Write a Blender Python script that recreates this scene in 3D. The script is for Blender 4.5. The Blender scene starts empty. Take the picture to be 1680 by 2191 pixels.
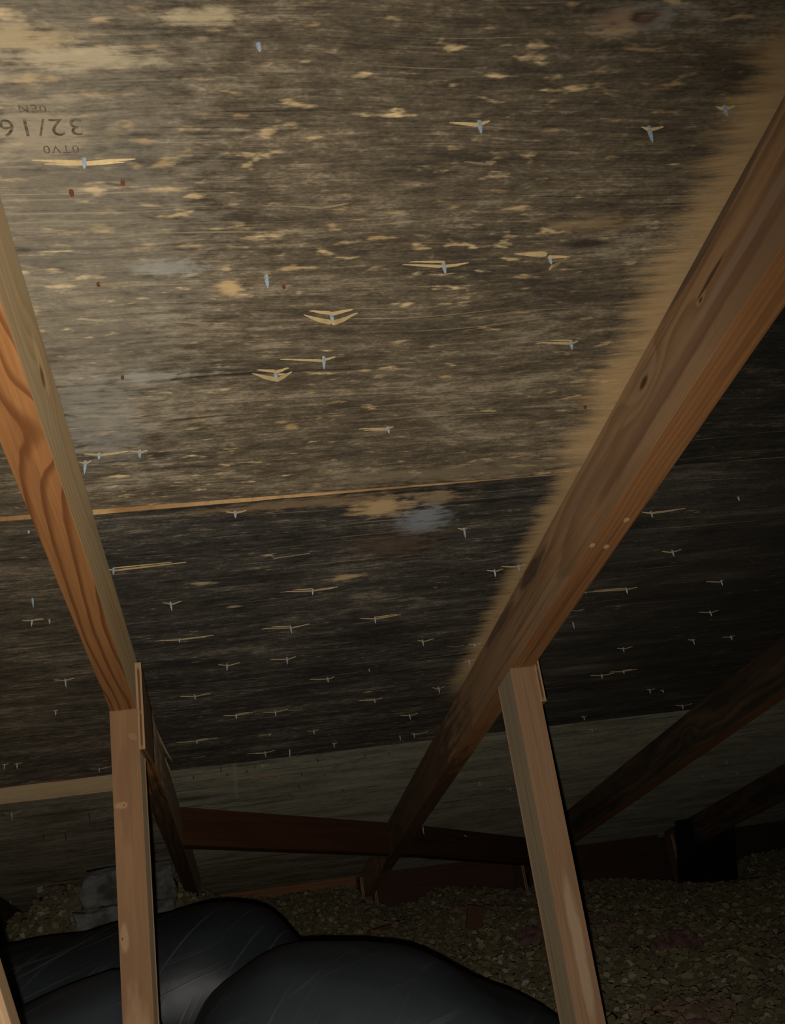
import bpy, bmesh, math, random
import numpy as np
from mathutils import Vector, Matrix, Euler, noise

# ------------------------------------------------------------------ camera, world, lamp, exposure
scene = bpy.context.scene
COL = scene.collection
CAM_Z = 0.80                       # camera height over the attic floor (the ceiling boards of the room below)
FOCAL_PX, PITCH, YAW, ROLL = 2279.85, 0.2147, 0.1719, -0.1171

def camera_axes():
    ca, sa, cb, sb = math.cos(PITCH), math.sin(PITCH), math.cos(YAW), math.sin(YAW)
    f = Vector((sb*ca, cb*ca, sa)); r0 = Vector((cb, -sb, 0)); u0 = r0.cross(f)
    cc, sc = math.cos(ROLL), math.sin(ROLL)
    return cc*r0 + sc*u0, -sc*r0 + cc*u0, f
R_, U_, F_ = camera_axes()
cam_data = bpy.data.cameras.new('camera')
cam = bpy.data.objects.new('camera', cam_data); COL.objects.link(cam)
cam_data.sensor_fit = 'VERTICAL'; cam_data.sensor_height = 24.0
cam_data.lens = FOCAL_PX/2191*24.0
cam_data.clip_start = 0.02
cam.matrix_world = Matrix(((R_.x, U_.x, -F_.x, 0), (R_.y, U_.y, -F_.y, 0), (R_.z, U_.z, -F_.z, CAM_Z), (0, 0, 0, 1)))
scene.camera = cam

world = bpy.data.worlds.new('attic_air'); scene.world = world
world.use_nodes = True
world.node_tree.nodes['Background'].inputs[0].default_value = (0.75, 0.8, 1.0, 1)
world.node_tree.nodes['Background'].inputs[1].default_value = 0.0015

def lamp(name, kind, loc, aim, power, color, size, angle=1.2, blend=1.0):
    d = bpy.data.lights.new(name, kind); d.energy = power; d.color = color
    o = bpy.data.objects.new(name, d); COL.objects.link(o)
    if kind == 'SPOT': d.spot_size = angle; d.spot_blend = blend; d.shadow_soft_size = size
    elif kind == 'AREA': d.shape = 'DISK'; d.size = size
    else: d.shadow_soft_size = size
    o.location = loc
    o.rotation_euler = (Vector(aim)-Vector(loc)).to_track_quat('-Z', 'Y').to_euler()
    return o
# the hand-held flash, a little to the left of and below the lens, tipped towards the eave
lamp('flash', 'SPOT', (-0.013, -0.01, CAM_Z-0.022), (-0.42, 1.6, CAM_Z-0.10), 46, (1.0, 0.95, 0.86), 0.004, 2.3, 1.0)

vs = scene.view_settings
vs.view_transform = 'Standard'; vs.look = 'None'; vs.gamma = 1.0; vs.use_curve_mapping = False
vs.exposure = 0.0

# ------------------------------------------------------------------ measures
TH = math.radians(14.036)          # roof slope
ROOF_H = 0.5973                    # roof over the lens
X_LEFT, X_RIGHT, X_THIRD = -0.1691, 0.4416, 1.0541   # left faces of the rafters
BAY = 0.6106
T, D = 0.038, 0.089                # a two by four
S_A, S_B, S_EAVE = 1.2406, 2.4527, 4.372
ST, CT = math.sin(TH), math.cos(TH)
def deck_z(y): return CAM_Z + ROOF_H - y*math.tan(TH)
rng = random.Random(7)

# ------------------------------------------------------------------ helpers
def link(o, parent=None):
    COL.objects.link(o)
    if parent: o.parent = parent
    return o
def mesh_obj(name, bm, mats, parent=None, smooth=False):
    me = bpy.data.meshes.new(name); bm.normal_update(); bm.to_mesh(me); bm.free()
    for m in (mats if isinstance(mats, (list, tuple)) else [mats]): me.materials.append(m)
    if smooth:
        for p in me.polygons: p.use_smooth = True
    return link(bpy.data.objects.new(name, me), parent)
def tag(o, label, cat=None, group=None, kind=None):
    o['label'] = label
    if cat: o['category'] = cat
    if group: o['group'] = group
    if kind: o['kind'] = kind
    return o
def box_bm(x0, x1, y0, y1, z0, z1, bev=0.0):
    bm = bmesh.new()
    bmesh.ops.create_cube(bm, size=1)
    for v in bm.verts:
        v.co = Vector(((x0+x1)/2+v.co.x*(x1-x0), (y0+y1)/2+v.co.y*(y1-y0), (z0+z1)/2+v.co.z*(z1-z0)))
    if bev: bmesh.ops.bevel(bm, geom=bm.edges[:], offset=bev, segments=2, affect='EDGES', profile=0.6)
    return bm
def prism_bm(poly, ax, a0, a1, bev=0.0):
    """poly: 2-D points in the two axes other than ax ('x': y,z; 'y': x,z; 'z': x,y), extruded from a0 to a1."""
    bm = bmesh.new()
    def P(p, a): return {'x': (a, p[0], p[1]), 'y': (p[0], a, p[1]), 'z': (p[0], p[1], a)}[ax]
    lo = [bm.verts.new(P(p, a0)) for p in poly]; hi = [bm.verts.new(P(p, a1)) for p in poly]
    n = len(poly)
    bm.faces.new(lo); bm.faces.new(hi[::-1])
    for i in range(n): bm.faces.new((lo[i], lo[(i+1) % n], hi[(i+1) % n], hi[i]))
    bmesh.ops.recalc_face_normals(bm, faces=bm.faces[:])
    if bev: bmesh.ops.bevel(bm, geom=bm.edges[:], offset=bev, segments=2, affect='EDGES')
    return bm

class G:
    """short-hand for building a material's node graph"""
    def __init__(s, name):
        s.m = bpy.data.materials.new(name); s.m.use_nodes = True
        s.t = s.m.node_tree; s.t.nodes.clear()
        s.out = s.t.nodes.new('ShaderNodeOutputMaterial'); s.b = s.t.nodes.new('ShaderNodeBsdfPrincipled')
        s.t.links.new(s.b.outputs[0], s.out.inputs[0])
        s.tc = s.t.nodes.new('ShaderNodeTexCoord'); s.co = s.tc.outputs['Object']
        s.sep = s.t.nodes.new('ShaderNodeSeparateXYZ'); s.t.links.new(s.co, s.sep.inputs[0])
        s.x, s.y, s.z = s.sep.outputs
    def put(s, sock, v):
        if hasattr(v, 'is_output'): s.t.links.new(v, sock)
        elif isinstance(v, (tuple, list)):
            sock.default_value = (*v, 1) if (len(v) == 3 and len(sock.default_value) == 4) else v
        else: sock.default_value = v
    def math(s, op, a, b=0.0, c=0.0, clamp=False):
        n = s.t.nodes.new('ShaderNodeMath'); n.operation = op; n.use_clamp = clamp
        for i, v in enumerate((a, b, c)): s.put(n.inputs[i], v)
        return n.outputs[0]
    def add(s, *a):
        r = a[0]
        for v in a[1:]: r = s.math('ADD', r, v)
        return r
    def mul(s, *a):
        r = a[0]
        for v in a[1:]: r = s.math('MULTIPLY', r, v)
        return r
    def step(s, v, lo, hi):                          # smooth step lo..hi -> 0..1 (lo may exceed hi)
        n = s.t.nodes.new('ShaderNodeMapRange'); n.interpolation_type = 'SMOOTHSTEP'
        a, b, t0, t1 = (lo, hi, 0, 1) if lo <= hi else (hi, lo, 1, 0)
        s.put(n.inputs[0], v)
        for i, k in zip((1, 2, 3, 4), (a, b, t0, t1)): n.inputs[i].default_value = k
        return n.outputs[0]
    def vec(s, x, y, z=0.0):
        n = s.t.nodes.new('ShaderNodeCombineXYZ')
        for i, v in enumerate((x, y, z)): s.put(n.inputs[i], v)
        return n.outputs[0]
    def scaled(s, sx, sy, sz, off=(0, 0, 0), vec=None):
        n = s.t.nodes.new('ShaderNodeMapping'); s.put(n.inputs[0], vec or s.co)
        n.inputs['Scale'].default_value = (sx, sy, sz); n.inputs['Location'].default_value = off
        return n.outputs[0]
    def noise(s, vec, detail=3, rough=0.55, dist=0.0, scale=1.0):
        n = s.t.nodes.new('ShaderNodeTexNoise'); s.put(n.inputs['Vector'], vec)
        n.inputs['Scale'].default_value = scale; n.inputs['Detail'].default_value = detail
        n.inputs['Roughness'].default_value = rough; n.inputs['Distortion'].default_value = dist
        return n.outputs[0]
    def ramp(s, f, stops, interp='LINEAR'):
        n = s.t.nodes.new('ShaderNodeValToRGB'); s.put(n.inputs[0], f); cr = n.color_ramp; cr.interpolation = interp
        while len(cr.elements) < len(stops): cr.elements.new(0.5)
        for e, (p, c) in zip(cr.elements, stops): e.position = p; e.color = (*c, 1)
        return n.outputs[0]
    def mix(s, f, a, b, mode='MIX'):
        n = s.t.nodes.new('ShaderNodeMix'); n.data_type = 'RGBA'; n.blend_type = mode
        s.put(n.inputs[0], f); s.put(n.inputs[6], a); s.put(n.inputs[7], b)
        return n.outputs[2]
    def gauss(s, cx, cy, rx, ry, a=None, b=None):     # a soft round mark around (cx, cy) in the plane a, b
        a = s.x if a is None else a; b = s.y if b is None else b
        dx = s.math('DIVIDE', s.math('SUBTRACT', a, cx), rx); dy = s.math('DIVIDE', s.math('SUBTRACT', b, cy), ry)
        return s.math('EXPONENT', s.math('MULTIPLY', s.add(s.mul(dx, dx), s.mul(dy, dy)), -1.0))
    def bump(s, h, strength=0.4, dist=0.002):
        n = s.t.nodes.new('ShaderNodeBump'); s.put(n.inputs['Height'], h)
        n.inputs['Strength'].default_value = strength; n.inputs['Distance'].default_value = dist
        s.t.links.new(n.outputs[0], s.b.inputs['Normal'])
    def done(s, color, rough=0.7, spec=0.3, metal=0.0, diff=0.0):
        s.put(s.b.inputs['Base Color'], color); s.put(s.b.inputs['Roughness'], rough)
        s.put(s.b.inputs['Specular IOR Level'], spec); s.put(s.b.inputs['Metallic'], metal)
        s.b.inputs['Diffuse Roughness'].default_value = diff
        return s.m

# ------------------------------------------------------------------ materials
def mat_deck(name, seed, dark, mid, pale, mold=0.5, tan=0.5, streak=0.5, halo=None, marks=()):
    """weathered, mould-stained face veneer; the grain runs across the rafters (x), y runs down the slope"""
    g = G(name); o = seed*3.7
    warp = g.mul(g.math('SUBTRACT', g.noise(g.scaled(2.2, 5, 1, (o, o, 0)), 2), 0.5), 0.05)
    yy = g.add(g.y, warp)
    v = g.vec(g.x, yy, 0.0)
    fine = g.noise(g.scaled(28, 640, 1, (o, 1, 0), v), 3, 0.6)
    fine2 = g.noise(g.scaled(9, 230, 1, (o, 5, 0), v), 4, 0.65)
    med = g.noise(g.scaled(3.2, 46, 1, (o, 9, 0), v), 4, 0.6)
    broad = g.noise(g.scaled(2.6, 9, 1, (o, 13, 0), v), 3, 0.5)
    spec = g.noise(g.scaled(210, 420, 1, (o, 17, 0)), 2, 0.6)
    mott = g.noise(g.scaled(42, 105, 1, (o, 61, 0)), 4, 0.65, 0.3)
    smud = g.noise(g.scaled(6.5, 21, 1, (o, 67, 0), v), 4, 0.62, 0.4)
    t = g.add(g.mul(fine, 0.50*streak), g.mul(fine2, 0.50), g.mul(med, 0.42), g.mul(broad, 0.50), g.mul(spec, 0.42), g.mul(mott, 0.72), g.mul(smud, 0.75))
    tot = 0.50*streak+0.50+0.42+0.50+0.42+0.72+0.75
    t = g.math('DIVIDE', t, tot)
    lo = 0.375+0.10*mold
    t = g.step(t, lo, lo+0.20)
    col = g.ramp(t, [(0.0, dark), (0.5, mid), (1.0, pale)])
    tan_c = g.mix(g.step(g.noise(g.scaled(5, 9, 1, (o, 37, 0)), 2), 0.40, 0.62), (0.40, 0.265, 0.12), (0.70, 0.51, 0.27))
    spot = g.noise(g.scaled(33, 92, 1, (o, 23, 0)), 3, 0.55, 0.1)
    where = g.noise(g.scaled(4, 7, 1, (o, 31, 0)), 2)
    thr = g.add(g.mul(where, -0.30), 0.925-0.10*tan, g.mul(fine2, -0.12))
    sp = g.step(g.math('SUBTRACT', spot, thr), -0.03, 0.15)
    sp = g.mul(sp, g.add(g.mul(fine2, 0.9), g.mul(mott, 0.6), 0.05))
    col = g.mix(g.math('MINIMUM', sp, 0.9), col, tan_c)
    line = g.step(g.noise(g.scaled(3.4, 300, 1, (o, 41, 0), v), 2, 0.5), 0.645, 0.74)      # bright raised slivers of grain
    col = g.mix(g.mul(line, 0.45*streak), col, (0.42, 0.32, 0.19))
    crack = g.step(g.noise(g.scaled(1.6, 120, 1, (o, 47, 0), v), 3, 0.5), 0.355, 0.30)
    col = g.mix(g.mul(crack, 0.75), col, (dark[0]*0.5, dark[1]*0.5, dark[2]*0.5))
    if halo:                                          # clean wood where no mould grew, close to a rafter's face
        x0, w, s0, s1, amt = halo
        ed = g.noise(g.scaled(9, 85, 1, (o, 51, 0), v), 4, 0.7)
        big = g.noise(g.scaled(0.01, 11, 1, (o, 57, 0)), 2, 0.5)
        dd = g.math('SUBTRACT', x0, g.x)
        lim = g.add(g.mul(g.math('SUBTRACT', ed, 0.5), 2.6*w), g.mul(g.math('SUBTRACT', big, 0.5), 1.5*w))
        h = g.mul(g.step(g.add(dd, lim), w*1.35, w*0.15), g.step(dd, -0.02, -0.019))
        h = g.mul(h, g.step(g.y, s0, s0+0.15) if s0 > 0.2 else 1.0, g.step(g.y, s1, s1-0.25), amt)
        col = g.mix(g.mul(h, g.add(0.55, g.mul(fine2, 0.6))), col, (0.42, 0.275, 0.13))
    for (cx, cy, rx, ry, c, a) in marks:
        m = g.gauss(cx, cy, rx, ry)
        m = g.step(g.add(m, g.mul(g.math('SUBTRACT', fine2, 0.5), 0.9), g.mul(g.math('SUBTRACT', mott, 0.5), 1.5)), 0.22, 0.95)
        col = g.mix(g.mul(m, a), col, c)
    g.bump(g.add(g.mul(fine, 0.5), fine2, g.mul(line, 0.5)), 0.35, 0.0012)
    return g.done(col, 0.66, 0.3, diff=1.0)

def mat_wood(name, seed, light, dark, ring=150, centre=(0.06, 0.11), wob=0.012, grey=None, grey_amt=0.0, knots=(), contrast=1.0, sharp=False, stains_shade=(), diff=0.1, mottle=0.35, streak=0.25):
    """sawn softwood, length along local y; rings round a pith line outside the board give straight grain and cathedrals"""
    g = G(name); o = seed*5.3
    nl = g.noise(g.scaled(3.0, 1.7, 3.0, (o, o, 0)), 2, 0.5)
    ns = g.noise(g.scaled(22, 2.6, 22, (o, 3, 0)), 3, 0.55)
    x = g.math('SUBTRACT', g.x, centre[0]); z = g.math('SUBTRACT', g.z, centre[1])
    r = g.math('SQRT', g.add(g.mul(x, x), g.mul(z, z)))
    r = g.add(r, g.mul(nl, wob*2.2), g.mul(ns, wob*0.55))
    kd = None
    for (kx, ky, kz, w, l, amp) in knots:
        dx = g.math('DIVIDE', g.math('SUBTRACT', g.x, kx), w); dy = g.math('DIVIDE', g.math('SUBTRACT', g.y, ky), l); dz = g.math('DIVIDE', g.math('SUBTRACT', g.z, kz), w)
        q = g.add(g.mul(dx, dx), g.mul(dy, dy), g.mul(dz, dz))
        r = g.add(r, g.mul(g.math('EXPONENT', g.mul(q, -0.32)), amp))
        e = g.math('EXPONENT', g.mul(q, -3.2)); kd = e if kd is None else g.math('MAXIMUM', kd, e)
    f = g.math('FRACT', g.mul(r, ring))
    if sharp: late = g.mul(g.step(f, 0.50, 0.86), g.step(f, 1.0, 0.90))
    else: late = g.mul(g.step(f, 0.15, 0.85), g.step(f, 1.0, 0.86))
    fib = g.noise(g.scaled(420, 9, 420, (o, 7, 0)), 3, 0.6)
    blot = g.noise(g.scaled(16, 3.0, 16, (o, 11, 0)), 4, 0.6)
    col = g.mix(g.mul(late, 0.85*contrast), light, dark)
    col = g.mix(g.mul(g.step(fib, 0.35, 0.75), 0.30), col, (dark[0]*0.8, dark[1]*0.8, dark[2]*0.8))
    lng = g.noise(g.scaled(95, 1.6, 95, (o, 13, 0)), 4, 0.62)
    col = g.mix(g.mul(g.step(lng, 0.48, 0.72), streak*2), col, (dark[0]*0.75, dark[1]*0.72, dark[2]*0.7))
    col = g.mix(g.mul(g.step(blot, 0.42, 0.72), mottle), col, (light[0]*0.62, light[1]*0.58, light[2]*0.55))
    if grey:
        col = g.mix(g.mul(g.step(g.noise(g.scaled(30, 4, 30, (o, 19, 0)), 4, 0.6), 0.30, 0.66), grey_amt), col, grey)
    for (ky, kz, l, w, c, a, ax) in stains_shade:           # real stain marks, and painted light and shade (y, cross axis)
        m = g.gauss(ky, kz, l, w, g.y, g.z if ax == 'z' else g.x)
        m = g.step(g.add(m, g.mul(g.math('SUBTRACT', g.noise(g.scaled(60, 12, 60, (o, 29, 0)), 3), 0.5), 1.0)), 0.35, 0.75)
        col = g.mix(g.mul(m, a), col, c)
    if kd is not None: col = g.mix(g.step(kd, 0.35, 0.85), col, (0.10, 0.045, 0.02))
    g.bump(g.add(g.mul(fib, 0.6), g.mul(late, 0.4)), 0.18, 0.0008)
    return g.done(col, 0.66, 0.25, diff=diff)

def mat_flat(name, c, rough=0.7, spec=0.3, metal=0.0, var=0.25, scale=(40, 40, 40)):
    g = G(name); n = g.noise(g.scaled(*scale), 3)
    col = g.mix(g.step(n, 0.3, 0.7), c, tuple(k*(1-var) for k in c))
    g.bump(n, 0.15, 0.001)
    return g.done(col, rough, spec, metal, 0.5)

M_EDGE = mat_wood('split_plywood_edge', 3, (0.52, 0.33, 0.14), (0.30, 0.14, 0.05), 8, wob=0.03, mottle=0.7)
M_SPLINTER = mat_wood('torn_veneer', 5, (0.72, 0.54, 0.28), (0.50, 0.33, 0.14), 40, wob=0.03, contrast=0.6)
M_SPLINTER_OLD = mat_wood('grey_torn_veneer', 6, (0.33, 0.26, 0.16), (0.20, 0.15, 0.09), 40, wob=0.03, contrast=0.6)
M_NAIL = mat_flat('galvanised_nail', (0.40, 0.47, 0.53), 0.5, 0.45, 0.2, 0.3, (500, 500, 500))
M_RUST = mat_flat('rusted_nail', (0.17, 0.06, 0.03), 0.8, 0.2, 0.0, 0.5, (600, 600, 600))
M_DARKNAIL = mat_flat('blackened_nail', (0.05, 0.045, 0.04), 0.6, 0.3, 0.2, 0.4, (600, 600, 600))
M_INK = mat_flat('faded_stamp_ink', (0.155, 0.125, 0.085), 0.8, 0.1, 0.0, 0.62, (170, 330, 100))
def mat_ply_edge():
    g = G('gusset_edge')
    n = g.noise(g.scaled(200, 18, 60), 3)
    ax = g.add(g.math('ABSOLUTE', g.x), g.mul(g.math('SUBTRACT', n, 0.5), 0.0015))
    core = g.step(g.math('ABSOLUTE', g.math('SUBTRACT', ax, 0.0236)), 0.0022, 0.0012)
    where = g.step(g.noise(g.scaled(1, 22, 1, (3, 0, 0)), 2), 0.36, 0.46)
    col = g.mix(g.mul(core, where), g.mix(n, (0.46, 0.29, 0.14), (0.33, 0.19, 0.09)), (0.14, 0.062, 0.035))
    return g.done(col, 0.75, 0.2)
M_PLY_EDGE = mat_ply_edge()

# ------------------------------------------------------------------ the setting: roof deck (ceiling), attic floor, eave wall
ROOF_M = Matrix.Translation((0, 0, CAM_Z+ROOF_H)) @ Matrix.Rotation(-TH, 4, 'X')   # local x along the eave, y down the slope, z out of the roof
ceiling = link(bpy.data.objects.new('ceiling', None)); ceiling.matrix_world = ROOF_M
tag(ceiling, 'underside of plywood roof deck with dark mould and nail points above the rafters', kind='structure')

HALO = (X_RIGHT, 0.040, 0.0, 1.42, 0.92)
DK = (0.044, 0.034, 0.023); MD = (0.118, 0.090, 0.056); PL = (0.27, 0.215, 0.145)
GREYMARK = (0.30, 0.29, 0.265)
marks1 = [(0.31, 0.602, 0.035, 0.012, (0.22, 0.21, 0.19), 0.5), (0.296, 0.6025, 0.026, 0.009, (0.27, 0.16, 0.09), 0.7), (0.309, 0.6015, 0.011, 0.0075, (0.045, 0.026, 0.018), 0.9), (0.310, 0.6018, 0.005, 0.0035, (0.13, 0.075, 0.05), 0.8),
          (-0.02, 0.835, 0.035, 0.012, GREYMARK, 0.55), (-0.05, 0.985, 0.045, 0.012, GREYMARK, 0.55), (-0.06, 0.63, 0.05, 0.010, (0.50, 0.40, 0.24), 0.6),
          (-0.10, 0.615, 0.05, 0.012, (0.42, 0.30, 0.15), 0.7), (-0.095, 0.69, 0.035, 0.03, (0.30, 0.23, 0.14), 0.6), (0.03, 0.862, 0.012, 0.012, (0.50, 0.34, 0.15), 0.8),
          (0.33, 0.80, 0.05, 0.012, (0.30, 0.20, 0.10), 0.5), (0.332, 0.824, 0.030, 0.008, (0.014, 0.011, 0.009), 0.85), (-0.09, 0.80, 0.13, 0.40, (0.30, 0.265, 0.20), 0.30), (0.02, 0.60, 0.03, 0.008, (0.5, 0.40, 0.24), 0.6), (-0.10, 1.06, 0.05, 0.10, (0.23, 0.215, 0.185), 0.45), (0.28, 1.215, 0.22, 0.022, (0.20, 0.15, 0.09), 0.6)]  # wide pale mark paints in the brighter lit left; black one, shade behind flap
marks2 = [(0.205, 1.288, 0.046, 0.030, (0.40, 0.27, 0.13), 0.85), (0.272, 1.275, 0.035, 0.02, (0.26, 0.18, 0.10), 0.7), (0.262, 1.335, 0.038, 0.045, (0.21, 0.215, 0.22), 0.75),
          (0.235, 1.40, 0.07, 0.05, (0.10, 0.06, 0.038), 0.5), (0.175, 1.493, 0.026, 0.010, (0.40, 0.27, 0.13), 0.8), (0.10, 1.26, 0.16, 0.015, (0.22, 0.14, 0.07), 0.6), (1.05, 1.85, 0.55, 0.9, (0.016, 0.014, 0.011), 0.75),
          (-0.02, 1.468, 0.022, 0.007, (0.40, 0.28, 0.15), 0.7), (0.02, 1.56, 0.012, 0.006, (0.36, 0.26, 0.15), 0.7)]
marks3 = [(0.006, 2.60, 0.006, 0.25, (0.24, 0.235, 0.19), 0.5), (-0.03, 2.62, 0.05, 0.04, (0.20, 0.14, 0.075), 0.5), (0.08, 2.60, 0.05, 0.02, (0.26, 0.16, 0.08), 0.5), (-0.10, 2.74, 0.05, 0.02, (0.03, 0.026, 0.02), 0.7)]
DECKS = {
 'upper': mat_deck('mouldy_veneer_tan_flecks', 1, DK, MD, PL, 0.42, 1.0, 0.8, HALO, marks1),
 'upper_far': mat_deck('blackened_veneer', 2, (0.012, 0.011, 0.009), (0.034, 0.029, 0.021), (0.12, 0.095, 0.06), 0.75, 0.25, 0.6),
 'middle': mat_deck('black_streaked_veneer', 3, (0.017, 0.015, 0.013), (0.055, 0.047, 0.036), (0.19, 0.155, 0.11), 0.55, 0.15, 1.0, (X_RIGHT, 0.028, 0.0, 2.2, 0.75), marks2),
 'middle_left': mat_deck('brown_streaked_veneer', 4, (0.026, 0.021, 0.015), (0.082, 0.064, 0.042), (0.21, 0.165, 0.11), 0.45, 0.3, 1.0),
 'lower': mat_deck('grey_green_veneer', 5, (0.060, 0.054, 0.038), (0.155, 0.142, 0.100), (0.235, 0.215, 0.155), 0.15, -0.6, 0.35, None, marks3),
 'lower_left': mat_deck('brown_grey_veneer', 6, (0.045, 0.037, 0.026), (0.125, 0.104, 0.070), (0.21, 0.18, 0.125), 0.25, -0.4, 0.4),
 'strip': mat_deck('clean_veneer', 7, (0.36, 0.25, 0.13), (0.46, 0.33, 0.175), (0.52, 0.38, 0.21), 0.0, -0.8, 0.1),
}
def panel(key, x0, x1, s0, s1, zl=0.0, zr=0.0, name='plywood_panel', label=None, jag=0.0007, gap=0.0):
    """a sheet of roof plywood; zl / zr: how far its upper edge hangs below the sheet above, at the left rafter and the right one"""
    bm = bmesh.new(); n = 160; th = 0.012
    rr = random.Random(int(s0*1000)+int(x0*77))
    top = []; 
    for i in range(n+1):
        x = x0+(x1-x0)*i/n
        k = min(1, max(0, (x-X_LEFT)/(X_RIGHT-X_LEFT)))
        z = -(zl+(zr-zl)*k)
        j = rr.uniform(-jag, jag)
        e = gap*(1-k)
        top.append((bm.verts.new((x, s0+j+e, z)), bm.verts.new((x, s0+j*0.5+e, th)), bm.verts.new((x, s1-rr.uniform(0, jag), 0)), bm.verts.new((x, s1, th))))
    for a, b in zip(top[:-1], top[1:]):
        bm.faces.new((a[0], a[2], b[2], b[0])); bm.faces.new((a[1], b[1], b[3], a[3]))
        f = bm.faces.new((a[0], b[0], b[1], a[1])); f.material_index = 1
        f = bm.faces.new((a[2], a[3], b[3], b[2])); f.material_index = 1
    for a in (top[0], top[-1]): bm.faces.new((a[0], a[1], a[3], a[2]))
    bmesh.ops.recalc_face_normals(bm, faces=bm.faces[:])
    o = mesh_obj(name, bm, [DECKS[key], M_EDGE], ceiling)
    if label: o['label'] = label
    return o
mid_x = X_RIGHT+T/2; left_x = X_LEFT+T/2
PANELS = [
 (panel('upper', -1.98, mid_x-0.001, 0.03, S_A, label='brown mouldy panel with many tan flecks'), -1.98, mid_x, 0.03, S_A),
 (panel('upper_far', mid_x+0.001, 2.95, 0.03, S_A, label='blackened panel right of the right rafter'), mid_x, 2.95, 0.03, S_A),
 (panel('middle_left', -2.6, left_x-0.001, S_A+0.0025, 2.428, 0.004, 0.004, label='brown streaked panel left of the left rafter'), -2.6, left_x, S_A, 2.428),
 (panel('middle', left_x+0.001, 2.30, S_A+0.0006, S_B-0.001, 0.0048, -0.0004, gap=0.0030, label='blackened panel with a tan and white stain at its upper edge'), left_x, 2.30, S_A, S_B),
 (panel('upper_far', 2.302, 3.6, S_A+0.003, S_B-0.001), 2.302, 3.6, S_A, S_B),
 (panel('strip', -2.6, left_x-0.001, 2.430, 2.567, 0.001, 0.001, 'plywood_strip', 'narrow strip of clean pale plywood'), -2.6, left_x, 2.43, 2.567),
 (panel('lower_left', -2.6, left_x-0.001, 2.5695, 3.665), -2.6, left_x, 2.5695, 3.665),
 (panel('lower', left_x+0.001, 2.30, S_B+0.001, 3.665, -0.001, -0.001, label='grey-green panel with little mould'), left_x, 2.30, S_B, 3.665),
 (panel('lower', 2.302, 3.6, S_B+0.001, 3.665), 2.302, 3.6, S_B, 3.665),
 (panel('lower_left', -2.6, mid_x-0.001, 3.667, 4.50), -2.6, mid_x, 3.667, 4.5),
 (panel('lower', mid_x+0.001, 3.6, 3.667, 4.50), mid_x, 3.6, 3.667, 4.5),
]
def panel_at(x, s):
    for p, x0, x1, s0, s1 in PANELS:
        if x0 <= x <= x1 and s0 <= s <= s1: return p
    return min(PANELS, key=lambda q: abs(x-(q[1]+q[2])/2)+abs(s-(q[3]+q[4])/2))[0]

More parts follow.
